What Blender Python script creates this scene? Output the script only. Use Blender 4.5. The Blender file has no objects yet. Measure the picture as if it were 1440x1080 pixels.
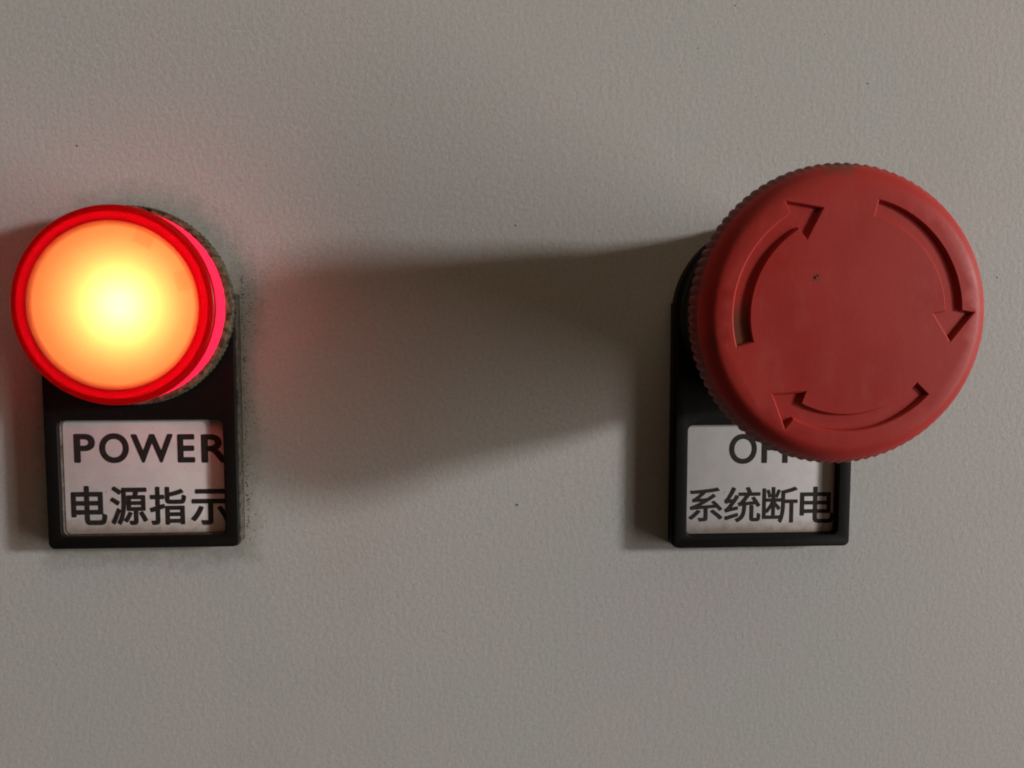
import bpy, bmesh, math, random
from mathutils import Vector, Matrix, geometry

random.seed(7)
scene = bpy.context.scene
COL = scene.collection
MM = 0.001                      # everything below is measured in millimetres
PI = math.pi

# ------------------------------------------------------------------ camera
cam_data = bpy.data.cameras.new('camera')
cam_data.sensor_width = 36.0
cam_data.lens = 36.0 * 1250.0 / 1440.0
cam_data.clip_start = 0.005
cam_data.clip_end = 50.0
cam = bpy.data.objects.new('camera', cam_data)
COL.objects.link(cam)
yaw, pitch = math.radians(3.4336), math.radians(4.5739)
fwd = Vector((math.sin(yaw) * math.cos(pitch), math.cos(yaw) * math.cos(pitch), -math.sin(pitch)))
right = Vector((math.cos(yaw), -math.sin(yaw), 0.0))
up = right.cross(fwd)
rot = Matrix((right, up, -fwd)).transposed()
cam.matrix_world = Matrix.Translation((0, -145 * MM, 0)) @ rot.to_4x4()
scene.camera = cam

# ------------------------------------------------------------------ light
world = bpy.data.worlds.new('World')
scene.world = world
world.use_nodes = True
bg = world.node_tree.nodes['Background']
bg.inputs[0].default_value = (1.0, 0.74, 0.50, 1)      # dim warm room
bg.inputs[1].default_value = 0.022

def area(name, direction, dist, sx, sy, power, color, target=(10 * MM, 0, 0)):
    d = bpy.data.lights.new(name, 'AREA')
    d.shape = 'RECTANGLE'
    d.size, d.size_y = sx, sy
    d.energy = power
    d.color = color
    o = bpy.data.objects.new(name, d)
    COL.objects.link(o)
    v = Vector(direction).normalized()
    o.location = Vector(target) + v * dist
    o.rotation_euler = v.to_track_quat('Z', 'Y').to_euler()
    return o

# daylight from a window far off to the right, grazing the door
area('window_light', (1.0, -0.435, 0.145), 3.0, 0.24, 0.26, 46.0, (1.0, 0.985, 0.975))
# the paler rest of the window, reaching further out into the room
area('window_side_light', (1.0, -0.47, -0.13), 2.7, 0.62, 1.8, 26.0, (1.0, 0.945, 0.86))
# added fill lamp for the room's soft light, from above on the right
area('room_fill', (0.3, -0.8, 1.2), 0.55, 0.45, 0.35, 0.36, (1.0, 0.75, 0.48))

scene.view_settings.view_transform = 'Standard'
scene.view_settings.look = 'None'
scene.view_settings.exposure = 0.07
scene.view_settings.gamma = 1.0
scene.render.engine = 'CYCLES'
scene.cycles.use_denoising = True
scene.cycles.max_bounces = 8
scene.cycles.filter_width = 1.9

# ------------------------------------------------------------------ helpers
def P(x, z, h):
    """x right, z up, h out of the door towards the viewer, all mm"""
    return Vector((x * MM, -h * MM, z * MM))

def link(name, me, mat, parent=None, smooth=None):
    o = bpy.data.objects.new(name, me)
    COL.objects.link(o)
    if mat:
        me.materials.clear()
        me.materials.append(mat)
    if parent:
        o.parent = parent
    if smooth is not None:
        me.polygons.foreach_set('use_smooth', [True] * len(me.polygons))
        me.set_sharp_from_angle(angle=math.radians(smooth))
    return o

def mesh_of(name, verts, faces, recalc=True):
    me = bpy.data.meshes.new(name)
    me.from_pydata([tuple(v) for v in verts], [], faces)
    if recalc:
        bm = bmesh.new()
        bm.from_mesh(me)
        bmesh.ops.recalc_face_normals(bm, faces=bm.faces)
        bm.to_mesh(me)
        bm.free()
    me.update()
    return me

def thing(name, loc, label, cat, group=None):
    o = bpy.data.objects.new(name, None)
    o.empty_display_size = 0.005
    COL.objects.link(o)
    o.location = loc
    o['label'] = label
    o['category'] = cat
    if group:
        o['group'] = group
    return o

def lathe(name, prof, n=96, rad=None, close_first=False, close_last=False, recalc=True):
    """profile of (r, h) revolved about the axis that sticks out of the door"""
    verts, faces = [], []
    for i, (r, h) in enumerate(prof):
        for k in range(n):
            a = 2 * PI * k / n
            rr = rad(i, r, k) if rad else r
            verts.append(P(rr * math.cos(a), rr * math.sin(a), h))
    for i in range(len(prof) - 1):
        for k in range(n):
            k2 = (k + 1) % n
            faces.append((i * n + k, i * n + k2, (i + 1) * n + k2, (i + 1) * n + k))
    if close_first:
        faces.append(tuple(range(n - 1, -1, -1)))
    if close_last:
        b = (len(prof) - 1) * n
        faces.append(tuple(range(b, b + n)))
    return mesh_of(name, verts, faces, recalc)

def rrect(x0, x1, z0, z1, r, seg=6):
    pts = []
    for cx, cz, a0 in ((x1 - r, z1 - r, 0), (x0 + r, z1 - r, 90), (x0 + r, z0 + r, 180), (x1 - r, z0 + r, 270)):
        for s in range(seg + 1):
            a = math.radians(a0 + 90 * s / seg)
            pts.append((cx + r * math.cos(a), cz + r * math.sin(a)))
    return pts

def plate(name, loops, h0, h1, bevel=0.0):
    """flat plate with optional holes, softened edges; loops in (x, z)"""
    cu = bpy.data.curves.new(name, 'CURVE')
    cu.dimensions = '2D'
    cu.fill_mode = 'BOTH'
    cu.extrude = (h1 - h0) / 2 - bevel
    cu.bevel_depth = bevel
    cu.bevel_resolution = 2
    cu.offset = -bevel
    for lp in loops:
        sp = cu.splines.new('POLY')
        sp.points.add(len(lp) - 1)
        sp.use_cyclic_u = True
        for p, (x, z) in zip(sp.points, lp):
            p.co = (x, z, 0, 1)
    ob = bpy.data.objects.new(name, cu)
    COL.objects.link(ob)
    bpy.context.view_layer.update()
    dg = bpy.context.evaluated_depsgraph_get()
    me = bpy.data.meshes.new_from_object(ob.evaluated_get(dg))
    bpy.data.objects.remove(ob)
    bpy.data.curves.remove(cu)
    hm = (h0 + h1) / 2
    for v in me.vertices:
        x, z, h = v.co
        v.co = P(x, z, h + hm)
    bm = bmesh.new()
    bm.from_mesh(me)
    bmesh.ops.remove_doubles(bm, verts=bm.verts, dist=0.002 * MM)
    bmesh.ops.recalc_face_normals(bm, faces=bm.faces)
    bm.to_mesh(me)
    bm.free()
    me.name = name
    return me

# ------------------------------------------------------------------ materials
class NT:
    def __init__(self, name):
        self.m = bpy.data.materials.new(name)
        self.m.use_nodes = True
        self.t = self.m.node_tree
        self.n = self.t.nodes
        self.b = self.n['Principled BSDF']
        self.out = self.n['Material Output']
        self.coord = self.n.new('ShaderNodeTexCoord')
    def new(self, kind, **kw):
        nd = self.n.new(kind)
        for k, v in kw.items():
            setattr(nd, k, v)
        return nd
    def l(self, a, b):
        self.t.links.new(a, b)
    def noise(self, scale, detail=2.0, rough=0.5, stretch=None, dist=0.0):
        nd = self.new('ShaderNodeTexNoise')
        nd.inputs['Scale'].default_value = scale
        nd.inputs['Detail'].default_value = detail
        nd.inputs['Roughness'].default_value = rough
        nd.inputs['Distortion'].default_value = dist
        src = self.coord.outputs['Object']
        if stretch:
            mp = self.new('ShaderNodeMapping')
            mp.inputs['Scale'].default_value = stretch
            self.l(src, mp.inputs[0])
            src = mp.outputs[0]
        self.l(src, nd.inputs['Vector'])
        return nd.outputs[0]
    def ramp(self, fac, stops):
        nd = self.new('ShaderNodeValToRGB')
        cr = nd.color_ramp
        while len(cr.elements) < len(stops):
            cr.elements.new(0.5)
        for e, (p, c) in zip(cr.elements, stops):
            e.position = p
            e.color = (c, c, c, 1) if isinstance(c, (int, float)) else (*c, 1)
        self.l(fac, nd.inputs[0])
        return nd.outputs[0]
    def mix(self, fac, a, b, mode='MIX'):
        nd = self.new('ShaderNodeMix', data_type='RGBA', blend_type=mode)
        for sock, v in ((nd.inputs[0], fac), (nd.inputs[6], a), (nd.inputs[7], b)):
            if isinstance(v, (int, float)):
                sock.default_value = v
            elif isinstance(v, tuple):
                sock.default_value = (*v, 1)
            else:
                self.l(v, sock)
        return nd.outputs[2]
    def math(self, op, a, b=0.0):
        nd = self.new('ShaderNodeMath', operation=op)
        for sock, v in ((nd.inputs[0], a), (nd.inputs[1], b)):
            if isinstance(v, (int, float)):
                sock.default_value = v
            else:
                self.l(v, sock)
        return nd.outputs[0]
    def bump(self, height, dist, strength=1.0, prev=None):
        nd = self.new('ShaderNodeBump')
        nd.inputs['Strength'].default_value = strength
        nd.inputs['Distance'].default_value = dist
        self.l(height, nd.inputs['Height'])
        if prev is not None:
            self.l(prev, nd.inputs['Normal'])
        return nd.outputs[0]
    def base(self, v):
        if isinstance(v, tuple):
            self.b.inputs['Base Color'].default_value = (*v, 1)
        else:
            self.l(v, self.b.inputs['Base Color'])
    def set(self, rough=0.5, spec=0.5):
        self.b.inputs['Roughness'].default_value = rough
        self.b.inputs['Specular IOR Level'].default_value = spec

# textured grey powder coat
t = NT('grey_powder_coat')
hue = t.ramp(t.noise(38, 3, 0.55), [(0.36, (0.562, 0.568, 0.552)), (0.64, (0.594, 0.562, 0.556))])
fine = t.ramp(t.noise(1900, 3, 0.7), [(0.3, 0.88), (0.7, 1.09)])
col = t.mix(1.0, hue, fine, 'MULTIPLY')
pits = t.ramp(t.noise(1500, 1, 0.5), [(0.70, 0.0), (0.80, 0.35)])
col = t.mix(pits, col, (0.20, 0.18, 0.16))
stain = t.ramp(t.noise(22, 4, 0.6), [(0.55, 0.0), (0.78, 0.16)])
col = t.mix(stain, col, (0.42, 0.36, 0.29))
# grime settled on the paint round the lamp and along its label holder
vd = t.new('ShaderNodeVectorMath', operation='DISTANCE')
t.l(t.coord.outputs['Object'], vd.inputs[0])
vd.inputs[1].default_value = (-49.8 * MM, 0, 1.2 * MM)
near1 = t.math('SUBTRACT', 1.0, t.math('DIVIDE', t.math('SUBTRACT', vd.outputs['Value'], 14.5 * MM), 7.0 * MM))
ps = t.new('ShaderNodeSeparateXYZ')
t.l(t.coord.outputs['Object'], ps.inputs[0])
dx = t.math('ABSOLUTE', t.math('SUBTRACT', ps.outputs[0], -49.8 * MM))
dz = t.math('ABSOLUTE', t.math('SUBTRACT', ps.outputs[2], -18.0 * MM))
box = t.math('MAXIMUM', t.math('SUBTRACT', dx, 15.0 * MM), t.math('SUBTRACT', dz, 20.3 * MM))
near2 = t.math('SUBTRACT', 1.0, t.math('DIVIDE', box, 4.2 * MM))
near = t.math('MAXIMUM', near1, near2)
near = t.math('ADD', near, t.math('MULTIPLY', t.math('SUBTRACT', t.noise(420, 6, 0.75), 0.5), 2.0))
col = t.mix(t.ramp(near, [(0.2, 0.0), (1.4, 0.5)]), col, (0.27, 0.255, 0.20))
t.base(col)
t.set(0.5, 0.35)
b1 = t.bump(t.noise(980, 3, 0.62, (1.2, 1, 0.85)), 0.00011, 0.52)
b2 = t.bump(t.noise(2300, 2, 0.6), 0.00003, 0.5, b1)
t.l(b2, t.b.inputs['Normal'])
M_PANEL = t.m

# black moulded plastic with settled dust
def black_plastic(name, dust_lo, dust_hi, dust_col, scale=900, base=(0.0075, 0.0065, 0.006)):
    t = NT(name)
    d = t.ramp(t.noise(scale, 4, 0.65), [(dust_lo, 0.0), (dust_hi, 0.8)])
    t.base(t.mix(d, base, dust_col))
    t.set(0.55, 0.2)
    t.l(t.bump(t.noise(2500, 2), 0.00004, 0.4), t.b.inputs['Normal'])
    return t.m
M_BLACK = black_plastic('black_plastic', 0.66, 0.95, (0.10, 0.09, 0.075))
M_DUSTY = black_plastic('dusty_black_plastic', 0.34, 0.76, (0.30, 0.245, 0.145), 1000)
M_DUSTY_EDGE = black_plastic('dusty_edge_plastic', 0.28, 0.80, (0.26, 0.23, 0.19), 1000)
M_STEM = black_plastic('collar_plastic', 0.6, 0.9, (0.05, 0.045, 0.04), 700)

# white label card, grimy along its lower edge
t = NT('label_card')
sep = t.new('ShaderNodeSeparateXYZ')
t.l(t.coord.outputs['Object'], sep.inputs[0])
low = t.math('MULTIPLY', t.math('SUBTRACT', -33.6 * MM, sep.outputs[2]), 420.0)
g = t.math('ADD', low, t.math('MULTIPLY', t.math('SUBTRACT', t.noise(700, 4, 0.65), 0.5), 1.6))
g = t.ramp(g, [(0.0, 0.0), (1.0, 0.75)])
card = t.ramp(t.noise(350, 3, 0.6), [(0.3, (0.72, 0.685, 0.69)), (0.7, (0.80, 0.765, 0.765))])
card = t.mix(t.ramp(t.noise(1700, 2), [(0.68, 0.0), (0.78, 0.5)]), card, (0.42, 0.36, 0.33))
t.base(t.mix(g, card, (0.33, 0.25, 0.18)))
t.set(0.45, 0.4)
M_CARD = t.m

t = NT('black_ink')
t.base(t.ramp(t.noise(1800, 3, 0.6), [(0.3, (0.018, 0.015, 0.015)), (0.75, (0.048, 0.040, 0.038))]))
t.set(0.6, 0.25)
M_INK = t.m

# red moulded plastic of the mushroom cap
t = NT('red_plastic')
cl = t.ramp(t.noise(70, 3, 0.55), [(0.3, (0.420, 0.022, 0.017)), (0.7, (0.490, 0.034, 0.027))])
sm = t.ramp(t.noise(160, 5, 0.7), [(0.60, 0.0), (0.80, 0.28)])
cl = t.mix(sm, cl, (0.20, 0.025, 0.02))
pale = t.ramp(t.noise(210, 6, 0.75, (1.6, 1, 0.7), 0.4), [(0.52, 0.0), (0.72, 0.30)])
cl = t.mix(pale, cl, (0.50, 0.085, 0.070))
cl = t.mix(t.ramp(t.noise(3200, 2), [(0.62, 0.0), (0.80, 0.30)]), cl, (0.20, 0.03, 0.025))
# dark grime packed on the upper rim teeth and in the tail of the left arrow
def spot(x, z, r, k):
    vm = t.new('ShaderNodeVectorMath', operation='DISTANCE')
    sx = t.new('ShaderNodeMapping')
    sx.inputs['Scale'].default_value = (1, 0, 1)
    t.l(t.coord.outputs['Object'], sx.inputs[0])
    t.l(sx.outputs[0], vm.inputs[0])
    vm.inputs[1].default_value = (x * MM, 0, z * MM)
    f = t.math('SUBTRACT', 1.0, t.math('DIVIDE', vm.outputs['Value'], r * MM))
    f = t.math('ADD', f, t.math('MULTIPLY', t.math('SUBTRACT', t.noise(600, 4, 0.65), 0.5), 0.9))
    return t.ramp(f, [(0.05, 0.0), (0.6, k)])
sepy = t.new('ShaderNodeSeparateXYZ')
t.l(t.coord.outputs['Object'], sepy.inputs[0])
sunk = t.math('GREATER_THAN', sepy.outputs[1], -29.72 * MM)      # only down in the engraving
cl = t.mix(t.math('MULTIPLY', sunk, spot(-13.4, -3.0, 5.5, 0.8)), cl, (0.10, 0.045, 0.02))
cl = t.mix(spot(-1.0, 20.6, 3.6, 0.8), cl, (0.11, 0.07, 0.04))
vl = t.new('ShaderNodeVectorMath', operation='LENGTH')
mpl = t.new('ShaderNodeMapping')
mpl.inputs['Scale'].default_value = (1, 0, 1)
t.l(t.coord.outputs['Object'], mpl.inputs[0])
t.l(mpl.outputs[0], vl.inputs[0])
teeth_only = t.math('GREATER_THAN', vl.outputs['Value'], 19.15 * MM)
for gx, gz, gr in ((-19, 0, 16), (-13, 14, 15), (-13, -14, 13)):  # darkens the left teeth: shade painted into the colour, over some real grime
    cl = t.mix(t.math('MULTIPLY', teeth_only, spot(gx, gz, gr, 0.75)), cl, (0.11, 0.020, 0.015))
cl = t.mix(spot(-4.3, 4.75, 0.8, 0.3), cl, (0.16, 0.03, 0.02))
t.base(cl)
t.set(0.52, 0.32)
t.l(t.ramp(t.noise(120, 5, 0.65), [(0.35, 0.44), (0.65, 0.60)]), t.b.inputs['Roughness'])
t.l(t.bump(t.noise(1900, 3, 0.6), 0.00002, 0.5), t.b.inputs['Normal'])
M_RED = t.m

# translucent red lens (lit from behind by a real lamp)
def translucent(name, tcol, dcol, mixf, rough, marks=False, ribs=False):
    t = NT(name)
    t.base(dcol)
    t.set(rough, 0.5)
    tr = t.new('ShaderNodeBsdfTranslucent')
    tint = tcol
    gr = t.ramp(t.noise(2600, 2, 0.6), [(0.3, 0.97), (0.7, 1.02)] if marks else [(0.3, 0.80), (0.7, 1.15)] if ribs else [(0.3, 0.94), (0.7, 1.05)])
    c = t.mix(1.0, tint, gr, 'MULTIPLY')
    if marks:
        # two moulded lugs behind the lens show as faint darker blocks
        for (x, z, a) in ((9.9, 3.6, 14), (4.6, 9.7, 62)):
            mp = t.new('ShaderNodeMapping')
            mp.vector_type = 'TEXTURE'
            mp.inputs['Location'].default_value = (x * MM, 0, z * MM)
            mp.inputs['Rotation'].default_value = (0, -math.radians(a), 0)
            mp.inputs['Scale'].default_value = (1.15 * MM, 1, 1.5 * MM)
            t.l(t.coord.outputs['Object'], mp.inputs[0])
            s = t.new('ShaderNodeSeparateXYZ')
            t.l(mp.outputs[0], s.inputs[0])
            mx = t.math('MAXIMUM', t.math('ABSOLUTE', s.outputs[0]), t.math('ABSOLUTE', s.outputs[2]))
            f = t.ramp(mx, [(0.88, 0.45), (1.0, 0.0)])
            c = t.mix(f, c, t.mix(1.0, c, (0.80, 0.62, 0.55), 'MULTIPLY'))
    t.l(c, tr.inputs['Color'])
    if ribs:
        bp = t.bump(t.noise(2200, 2, 0.6), 0.00008, 0.6)
        t.l(bp, t.b.inputs['Normal'])
        t.l(bp, tr.inputs['Normal'])
    ms = t.new('ShaderNodeMixShader')
    ms.inputs[0].default_value = mixf
    t.l(t.b.outputs[0], ms.inputs[1])
    t.l(tr.outputs[0], ms.inputs[2])
    t.l(ms.outputs[0], t.out.inputs['Surface'])
    return t.m
M_DIFF = translucent('lit_diffuser', (1.0, 0.23, 0.056), (0.55, 0.10, 0.05), 0.85, 0.35, marks=True)
M_LENS = translucent('red_lens_wall', (0.95, 0.012, 0.055), (0.60, 0.035, 0.05), 0.76, 0.30, ribs=True)
M_RIM = translucent('red_lens_rim', (0.66, 0.001, 0.006), (0.45, 0.008, 0.012), 0.75, 0.28)

t = NT('lamp_reflector'); t.base((0.6, 0.55, 0.5)); t.set(0.5); M_REFL = t.m
t = NT('dirt'); t.base(t.ramp(t.noise(900, 2), [(0.3, (0.035, 0.029, 0.022)), (0.7, (0.13, 0.11, 0.08))])); t.set(0.9, 0.1); M_DIRT = t.m

# ------------------------------------------------------------------ cabinet door (setting)
def build_panel():
    lp = rrect(-330, 330, -260, 240, 3)
    me = plate('cabinet_door', [lp], -2.0, 0.0, 0.5)
    o = link('cabinet_door', me, M_PANEL)
    o['kind'] = 'structure'
build_panel()

# ------------------------------------------------------------------ lettering
def glyph_tris(ch):
    cu = bpy.data.curves.new('glyph', 'FONT')
    cu.body = ch
    cu.resolution_u = 8
    ob = bpy.data.objects.new('glyph', cu)
    COL.objects.link(ob)
    bpy.context.view_layer.update()
    dg = bpy.context.evaluated_depsgraph_get()
    me = bpy.data.meshes.new_from_object(ob.evaluated_get(dg))
    vs = [(v.co.x, v.co.y) for v in me.vertices]
    fs = [tuple(p.vertices) for p in me.polygons]
    bpy.data.objects.remove(ob)
    bpy.data.curves.remove(cu)
    bpy.data.meshes.remove(me)
    return vs, fs

def lettering(chars, bold, h, xmax, parent):
    """chars: (char, x0, x1, z0, z1) boxes in mm local to the holder"""
    V, Fc = [], []
    for ch, x0, x1, z0, z1 in chars:
        vs, fs = glyph_tris(ch)
        ax0 = min(v[0] for v in vs); ax1 = max(v[0] for v in vs)
        az0 = min(v[1] for v in vs); az1 = max(v[1] for v in vs)
        sx = (x1 - x0 - 2 * bold) / (ax1 - ax0)
        sz = (z1 - z0 - 2 * bold) / (az1 - az0)
        n = 10
        for k in range(n):
            a = 2 * PI * k / n
            dx, dz = bold * math.cos(a), bold * math.sin(a)
            off = len(V)
            V += [P(x0 + bold + (x - ax0) * sx + dx, z0 + bold + (z - az0) * sz + dz, h + 0.0025 * k) for x, z in vs]
            Fc += [tuple(i + off for i in f) for f in fs]
    me = mesh_of('lettering', V, Fc, False)
    bm = bmesh.new()
    bm.from_mesh(me)
    bmesh.ops.bisect_plane(bm, geom=bm.verts[:] + bm.edges[:] + bm.faces[:], plane_co=(xmax * MM, 0, 0),
                           plane_no=(1, 0, 0), clear_outer=True)
    for f in bm.faces:
        if f.normal.y > 0:
            f.normal_flip()
    bm.to_mesh(me)
    bm.free()
    return link('lettering', me, M_INK, parent)

# ------------------------------------------------------------------ label holders
def holder_outline(half, r_c, zb, notch=0.9, seg=48):
    pts = []
    pts.append((half, 1.7))
    rt = half - notch
    a0 = math.asin(1.9 / rt)
    for s in range(seg + 1):
        a = a0 + (PI - 2 * a0) * s / seg
        pts.append((rt * math.cos(a), rt * math.sin(a)))
    pts.append((-half, 1.7))
    for cx, cz, a0 in ((-half + r_c, zb + r_c, 180), (half - r_c, zb + r_c, 270)):
        for s in range(7):
            a = math.radians(a0 + 90 * s / 6)
            pts.append((cx + r_c * math.cos(a), cz + r_c * math.sin(a)))
    return pts

def make_holder(cx, cz, label, lines, group, dusty, notch=0.9):
    root = thing('label_holder', P(cx, cz, 0), label, 'label holder', group)
    out = holder_outline(14.72, 1.0, -38.3, notch)
    win = rrect(-12.65, 12.65, -36.35, -17.95, 0.9)
    me = plate('frame', [out, win], 2.7, 3.6, 0.18)
    link('frame', me, M_BLACK, root, 40)
    # side wall: slightly wider towards the door, dusty where it faces the room
    me = plate('side_wall', [holder_outline(14.95, 1.1, -38.45, notch), rrect(-12.62, 12.62, -36.32, -17.98, 0.9)], 0.0, 2.72, 0.08)
    link('side_wall', me, dusty, root, 40)
    me = plate('label_card', [rrect(-12.6, 12.6, -36.3, -18.0, 0.85)], 0.1, 2.2, 0.2)
    card = link('label_card', me, M_CARD, root, 40)
    for chars, bold in lines:
        lettering(chars, bold, 2.215, 12.45, card)
    return root

LX, LZ = -49.8, 1.2
RX, RZ = 49.85, -0.25
def loc(chars, cx, cz):
    return [(c, a - cx, b - cx, z0 - cz, z1 - cz) for c, a, b, z0, z1 in chars]
make_holder(LX, LZ, 'black label holder with POWER card under the lit red lamp', [
    (loc([('P', -60.65, -57.35, -23.62, -18.98), ('O', -56.75, -52.15, -23.72, -18.92), ('W', -51.85, -45.3, -23.7, -19.1),
          ('E', -44.65, -41.9, -23.75, -19.15), ('R', -40.95, -36.75, -23.8, -19.2)], LX, LZ), 0.185),
    (loc([('电', -61.41, -55.85, -33.65, -27.3), ('源', -55.4, -49.55, -33.7, -27.4), ('指', -49.25, -43.5, -33.75, -27.55),
          ('示', -42.85, -36.75, -33.85, -28.0)], LX, LZ), 0.15)],
    'label holders on the cabinet door', M_DUSTY_EDGE)
make_holder(RX, RZ, 'black label holder with OFF card partly hidden by the red mushroom button', [
    (loc([('O', 44.45, 49.1, -24.88, -19.85), ('F', 49.9, 52.7, -24.77, -20.0), ('F', 53.4, 56.2, -24.8, -20.03)], RX, RZ), 0.125),
    (loc([('系', 37.75, 43.55, -34.45, -28.75), ('统', 43.75, 49.95, -34.66, -28.7), ('断', 50.2, 56.2, -34.87, -28.75),
          ('电', 56.6, 62.5, -34.96, -28.8)], RX, RZ), 0.10)],
    'label holders on the cabinet door', M_BLACK, 0.12)

# ------------------------------------------------------------------ pilot lamp
def make_lamp():
    root = thing('pilot_lamp', P(LX, 1.05, 3.6), 'lit red indicator lamp with glowing orange centre above the POWER label', 'indicator lamp')
    N = 240
    def teeth(i, r, k):
        return r - (0.16 if (k % 2 and 1 <= i <= 3) else 0.0)
    me = lathe('bezel', [(14.2, 0.0), (15.15, 0.02), (15.25, 0.5), (15.22, 2.3), (15.0, 2.75), (14.4, 2.9), (13.6, 2.9), (13.4, 1.0), (0.5, 1.0)],
               N, teeth)
    link('bezel', me, M_DUSTY, root, 30)
    me = lathe('reflector', [(13.2, 1.15), (12.6, 1.1), (0.3, 1.1)], 96)
    link('reflector', me, M_REFL, root, 40)
    # red lens: outer wall, front rim, diffusing face (heights above the holder)
    me = lathe('lens_wall', [(14.25, 2.2), (14.32, 4.0), (14.42, 6.5), (14.5, 8.9)], 160, recalc=False)
    link('lens_wall', me, M_LENS, root, 60)
    me = lathe('lens_rim', [(14.5, 8.9), (14.45, 9.12), (14.25, 9.34), (13.9, 9.46), (13.4, 9.52), (12.8, 9.5), (12.45, 9.43), (12.2, 9.34)], 160, recalc=False)
    link('lens_rim', me, M_RIM, root, 60)
    me = lathe('rim_shade_ring', [(13.1, 9.05), (14.2, 8.75), (14.3, 8.85), (13.4, 9.34), (13.1, 9.34), (13.1, 9.05)], 160)  # unseen ring added to block the LED and darken the outer rim
    link('rim_shade_ring', me, M_RIM, root, 60)
    me = lathe('diffuser', [(12.2, 9.335), (11.9, 9.19), (11.62, 9.15), (11.5, 9.115), (11.36, 9.13), (11.0, 9.11), (8.0, 9.08), (4.0, 9.06), (0.6, 9.06)], 160, close_last=True, recalc=False)
    link('diffuser', me, M_DIFF, root, 60)
    ld = bpy.data.lights.new('led', 'POINT')
    ld.energy = 0.0136
    ld.color = (1.0, 1.0, 1.0)
    ld.shadow_soft_size = 0.7 * MM
    lo = bpy.data.objects.new('led', ld)
    COL.objects.link(lo)
    lo.parent = root
    lo.location = P(0.9, 0.1, 4.05)
make_lamp()

# ------------------------------------------------------------------ mushroom stop button
TOP = 29.9      # heights above the holder front (3.6 mm)
def dome(r):
    return TOP + 0.28 * (1 - (r / 17.0) ** 2)

def arrow_loop(base_deg, inset):
    """curved arrow outline, clockwise; base_deg = angle of the head's base"""
    ro, ri = 14.97 - inset, 12.88 + inset
    pts = []
    a_tail = base_deg + 75.0 - math.degrees(inset / 13.9)
    a_neck = base_deg + 1.2 - math.degrees(inset * 0.4 / 13.9)
    n = 30
    for s in range(n + 1):
        a = math.radians(a_tail + (a_neck - a_tail) * s / n)
        pts.append((ro * math.cos(a), ro * math.sin(a)))
    b = math.radians(base_deg - math.degrees(inset * 0.5 / 13.9))
    tip = math.radians(base_deg - 15.0 + math.degrees(inset * 1.8 / 13.9))
    hw = inset * 1.7
    def pol(r, a): return (r * math.cos(a), r * math.sin(a))
    bb = math.radians(base_deg + 0.2)
    pts.append(pol(16.6 - hw, b))
    pts.append(pol(14.03, tip))
    pts.append(pol(11.25 + hw, b))
    for s in range(n + 1):
        a = math.radians(a_neck + (a_tail - a_neck) * s / n)
        pts.append((ri * math.cos(a), ri * math.sin(a)))
    return pts

def inside(pt, poly):
    x, y = pt
    c = False
    j = len(poly) - 1
    for i in range(len(poly)):
        xi, yi = poly[i]; xj, yj = poly[j]
        if (yi > y) != (yj > y) and x < (xj - xi) * (y - yi) / (yj - yi) + xi:
            c = not c
        j = i
    return c

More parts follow.
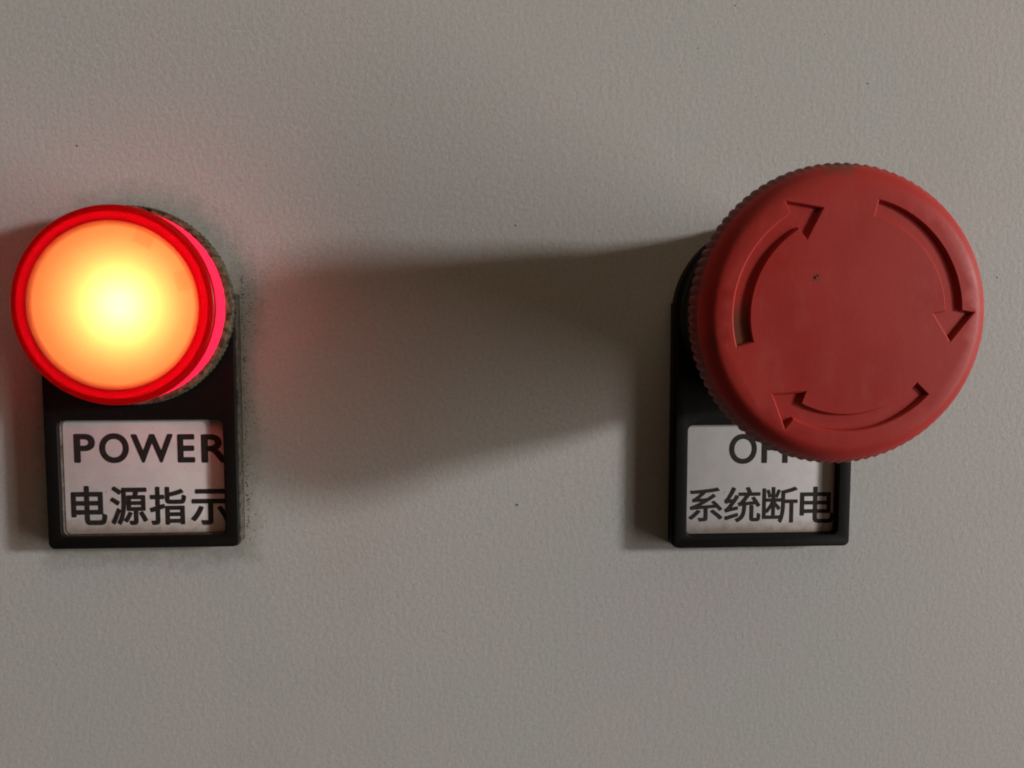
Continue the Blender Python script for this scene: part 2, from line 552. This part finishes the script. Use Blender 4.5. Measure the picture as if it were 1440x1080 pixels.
def make_button():
    root = thing('emergency_stop_button', P(RX, RZ, 3.6), 'red mushroom stop button with three engraved turning arrows', 'stop button')
    # black collar and stem behind the head
    me = lathe('collar', [(10.0, 0.0), (14.4, 0.02), (14.5, 0.6), (14.3, 2.6), (13.6, 3.0), (14.3, 3.1), (14.5, 9.2), (14.2, 9.7), (9.0, 9.7)], 96)
    link('collar', me, M_STEM, root, 30)
    me = lathe('stem', [(13.0, 9.6), (15.3, 10.2), (16.3, 14.0), (17.3, 19.4), (17.2, 20.2)], 96)
    link('stem', me, M_STEM, root, 30)
    # head: underside, knurled band, rounded shoulder
    n = 96 * 6
    prof = [(17.0, 19.9), (17.6, 20.2), (18.3, 22.4), (18.9, 24.9), (19.45, 25.4), (19.74, 25.7), (19.78, 26.2), (19.76, 26.8), (19.55, 27.3),
            (19.2, 28.0), (18.7, 28.75), (18.15, 29.3), (17.6, 29.66), (17.0, TOP)]
    amp = [0, 0, 0, 0.0, 0.22, 0.34, 0.36, 0.34, 0.16, 0.02, 0, 0, 0, 0]
    def rad(i, r, k):
        ph = abs(math.sin(PI * 96 * k / n))
        return r - amp[i] * (1 - ph ** 0.8)
    me = lathe('cap', prof, n, rad, recalc=False)
    verts = [v.co.copy() for v in me.vertices]
    faces = [tuple(p.vertices) for p in me.polygons]
    bpy.data.meshes.remove(me)
    # engraved top by constrained triangulation
    depth, inset, lip = 0.52, 0.16, 0.15
    C0 = [arrow_loop(b, -lip) for b in (1.0, 120.6, 241.6)]
    A = [arrow_loop(b, 0.0) for b in (1.0, 120.6, 241.6)]
    B = [arrow_loop(b, inset) for b in (1.0, 120.6, 241.6)]
    pts, edges, hs = [], [], []
    ring0 = len(pts)
    nr = 576
    for k in range(nr):
        a = 2 * PI * k / nr
        pts.append((17.0 * math.cos(a), 17.0 * math.sin(a)))
        edges.append((k, (k + 1) % nr))
    for lp in C0 + A + B:
        o = len(pts)
        pts += lp
        edges += [(o + i, o + (i + 1) % len(lp)) for i in range(len(lp))]
    for i in range(-11, 12):
        for j in range(-11, 12):
            x, z = i * 1.5 + 0.75 * (j % 2), j * 1.3
            if math.hypot(x, z) < 16.3 and not any(inside((x, z), a) for a in C0):
                if all(min((x - p[0]) ** 2 + (z - p[1]) ** 2 for p in a) > 0.16 for a in C0):
                    pts.append((x, z))
    vo, eo, fo, ov, oe, of = geometry.delaunay_2d_cdt([Vector(p) for p in pts], edges, [], 1, 1e-5)
    nA = nr; lenA = sum(len(a) for a in A)
    base = len(verts)
    for i, v in enumerate(vo):
        r = math.hypot(v.x, v.y)
        src = ov[i][0] if ov[i] else 0
        k = (src - nA) // lenA if src >= nA else 0      # 0 lip, 1 wall top, 2 floor edge, above that plain top
        drop = {1: 0.13, 2: depth}.get(k, 0.0)
        verts.append(P(v.x, v.y, dome(r) - drop))
    for f in fo:
        faces.append(tuple(base + i for i in f))
    me = bpy.data.meshes.new('cap')
    me.from_pydata([tuple(v) for v in verts], [], faces)
    bm = bmesh.new()
    bm.from_mesh(me)
    bmesh.ops.remove_doubles(bm, verts=bm.verts, dist=0.004 * MM)
    bmesh.ops.recalc_face_normals(bm, faces=bm.faces)
    bm.to_mesh(me)
    bm.free()
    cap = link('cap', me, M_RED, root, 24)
    # crumb of dried dirt stuck on the face
    sp = speck_mesh([(-4.45, 4.75, 0.34, dome(6.5)), (-4.2, 4.95, 0.26, dome(6.5)), (-4.75, 4.4, 0.18, dome(6.5)), (-3.85, 4.5, 0.10, dome(6.5))])
    link('dirt_crumb', sp, M_DIRT, cap)

def speck_mesh(items):
    V, Fc = [], []
    for x, z, r, h in items:
        o = len(V)
        k = random.randint(5, 7)
        st = random.uniform(0.6, 1.0)
        tw = random.uniform(0, PI)
        for s in range(k):
            a = 2 * PI * s / k
            rr = r * random.uniform(0.6, 1.1)
            px, pz = rr * math.cos(a), rr * st * math.sin(a)
            V.append(P(x + px * math.cos(tw) - pz * math.sin(tw), z + px * math.sin(tw) + pz * math.cos(tw), h - 0.03))
        V.append(P(x + random.uniform(-.2, .2) * r, z + random.uniform(-.2, .2) * r, h + min(0.45 * r, 0.14)))
        for s in range(k):
            Fc.append((o + s, o + (s + 1) % k, o + k))
    me = mesh_of('specks', V, Fc, False)
    return me
make_button()

# ------------------------------------------------------------------ dirt on the door
def make_dirt():
    it = []
    for x, z, r in [(9.28, 14.1, .24), (9.53, -31.73, .30), (-59.31, 25.99, .26), (66.92, 37.31, .24), (90.25, 5.95, .22), (44.69, 49.27, .22),
                    (45.2, 49.0, .12), (38.77, 42.48, .18), (-0.16, 7.79, .16), (0.29, 6.19, .20), (59.56, 45.09, .14), (7.6, 16.4, .12),
                    (8.9, 13.4, .10), (8.0, 15.9, .09), (8.4, 13.0, .08), (38.0, 42.6, .08)]:
        it.append((x, z, r, 0.0))
    # band of dust caught along the right-hand side of the lamp's label holder
    for _ in range(1100):
        z = random.uniform(-37, 8)
        x = -34.7 + abs(random.gauss(0, 1.0)) ** 1.3
        it.append((x, z, 0.04 + 0.15 * random.random() ** 3, 0.0))
    for _ in range(60):
        it.append((-34.65 + random.uniform(0, .35), random.uniform(-37, 7), random.uniform(.08, .22), 0.0))
    # halo of dust round the upper right of the lamp
    for _ in range(1100):
        a = math.radians(random.uniform(-25, 100))
        r = 15.3 + abs(random.gauss(0, 2.6))
        it.append((LX + r * math.cos(a), LZ + r * math.sin(a), 0.03 + 0.10 * random.random() ** 3, 0.0))
    # a little round the other holder too
    for _ in range(160):
        it.append((random.choice((RX + 15.1 + abs(random.gauss(0, .7)), RX - 15.1 - abs(random.gauss(0, .7)))), random.uniform(-38, 2), 0.03 + 0.10 * random.random() ** 3, 0.0))
    for _ in range(120):
        it.append((RX + random.uniform(-15, 15), RZ - 38.6 - abs(random.gauss(0, .5)), 0.03 + 0.09 * random.random() ** 3, 0.0))
        it.append((LX + random.uniform(-15, 15), LZ - 38.6 - abs(random.gauss(0, .5)), 0.03 + 0.09 * random.random() ** 3, 0.0))
    # thin scatter between the two buttons and over the whole door
    for _ in range(420):
        it.append((random.gauss(-8, 14), random.gauss(-8, 9), 0.03 + 0.10 * random.random() ** 3, 0.0))
    for _ in range(900):
        it.append((random.uniform(-95, 115), random.uniform(-85, 65), 0.025 + 0.075 * random.random() ** 4, 0.0))
    ok = []
    for x, z, r, h in it:
        clash = False
        for cx, cz in ((LX, LZ), (RX, RZ)):
            u, v = x - cx, z - cz
            if math.hypot(u, v) < 15.05 or (abs(u) < 15.05 and -38.5 < v < 0):
                clash = True
        if not clash:
            ok.append((x, z, r, h))
    o = link('dirt_specks', speck_mesh(ok), M_DIRT)
    o['kind'] = 'stuff'
    o['label'] = 'dark specks of dust and grime scattered on the grey door'
make_dirt()
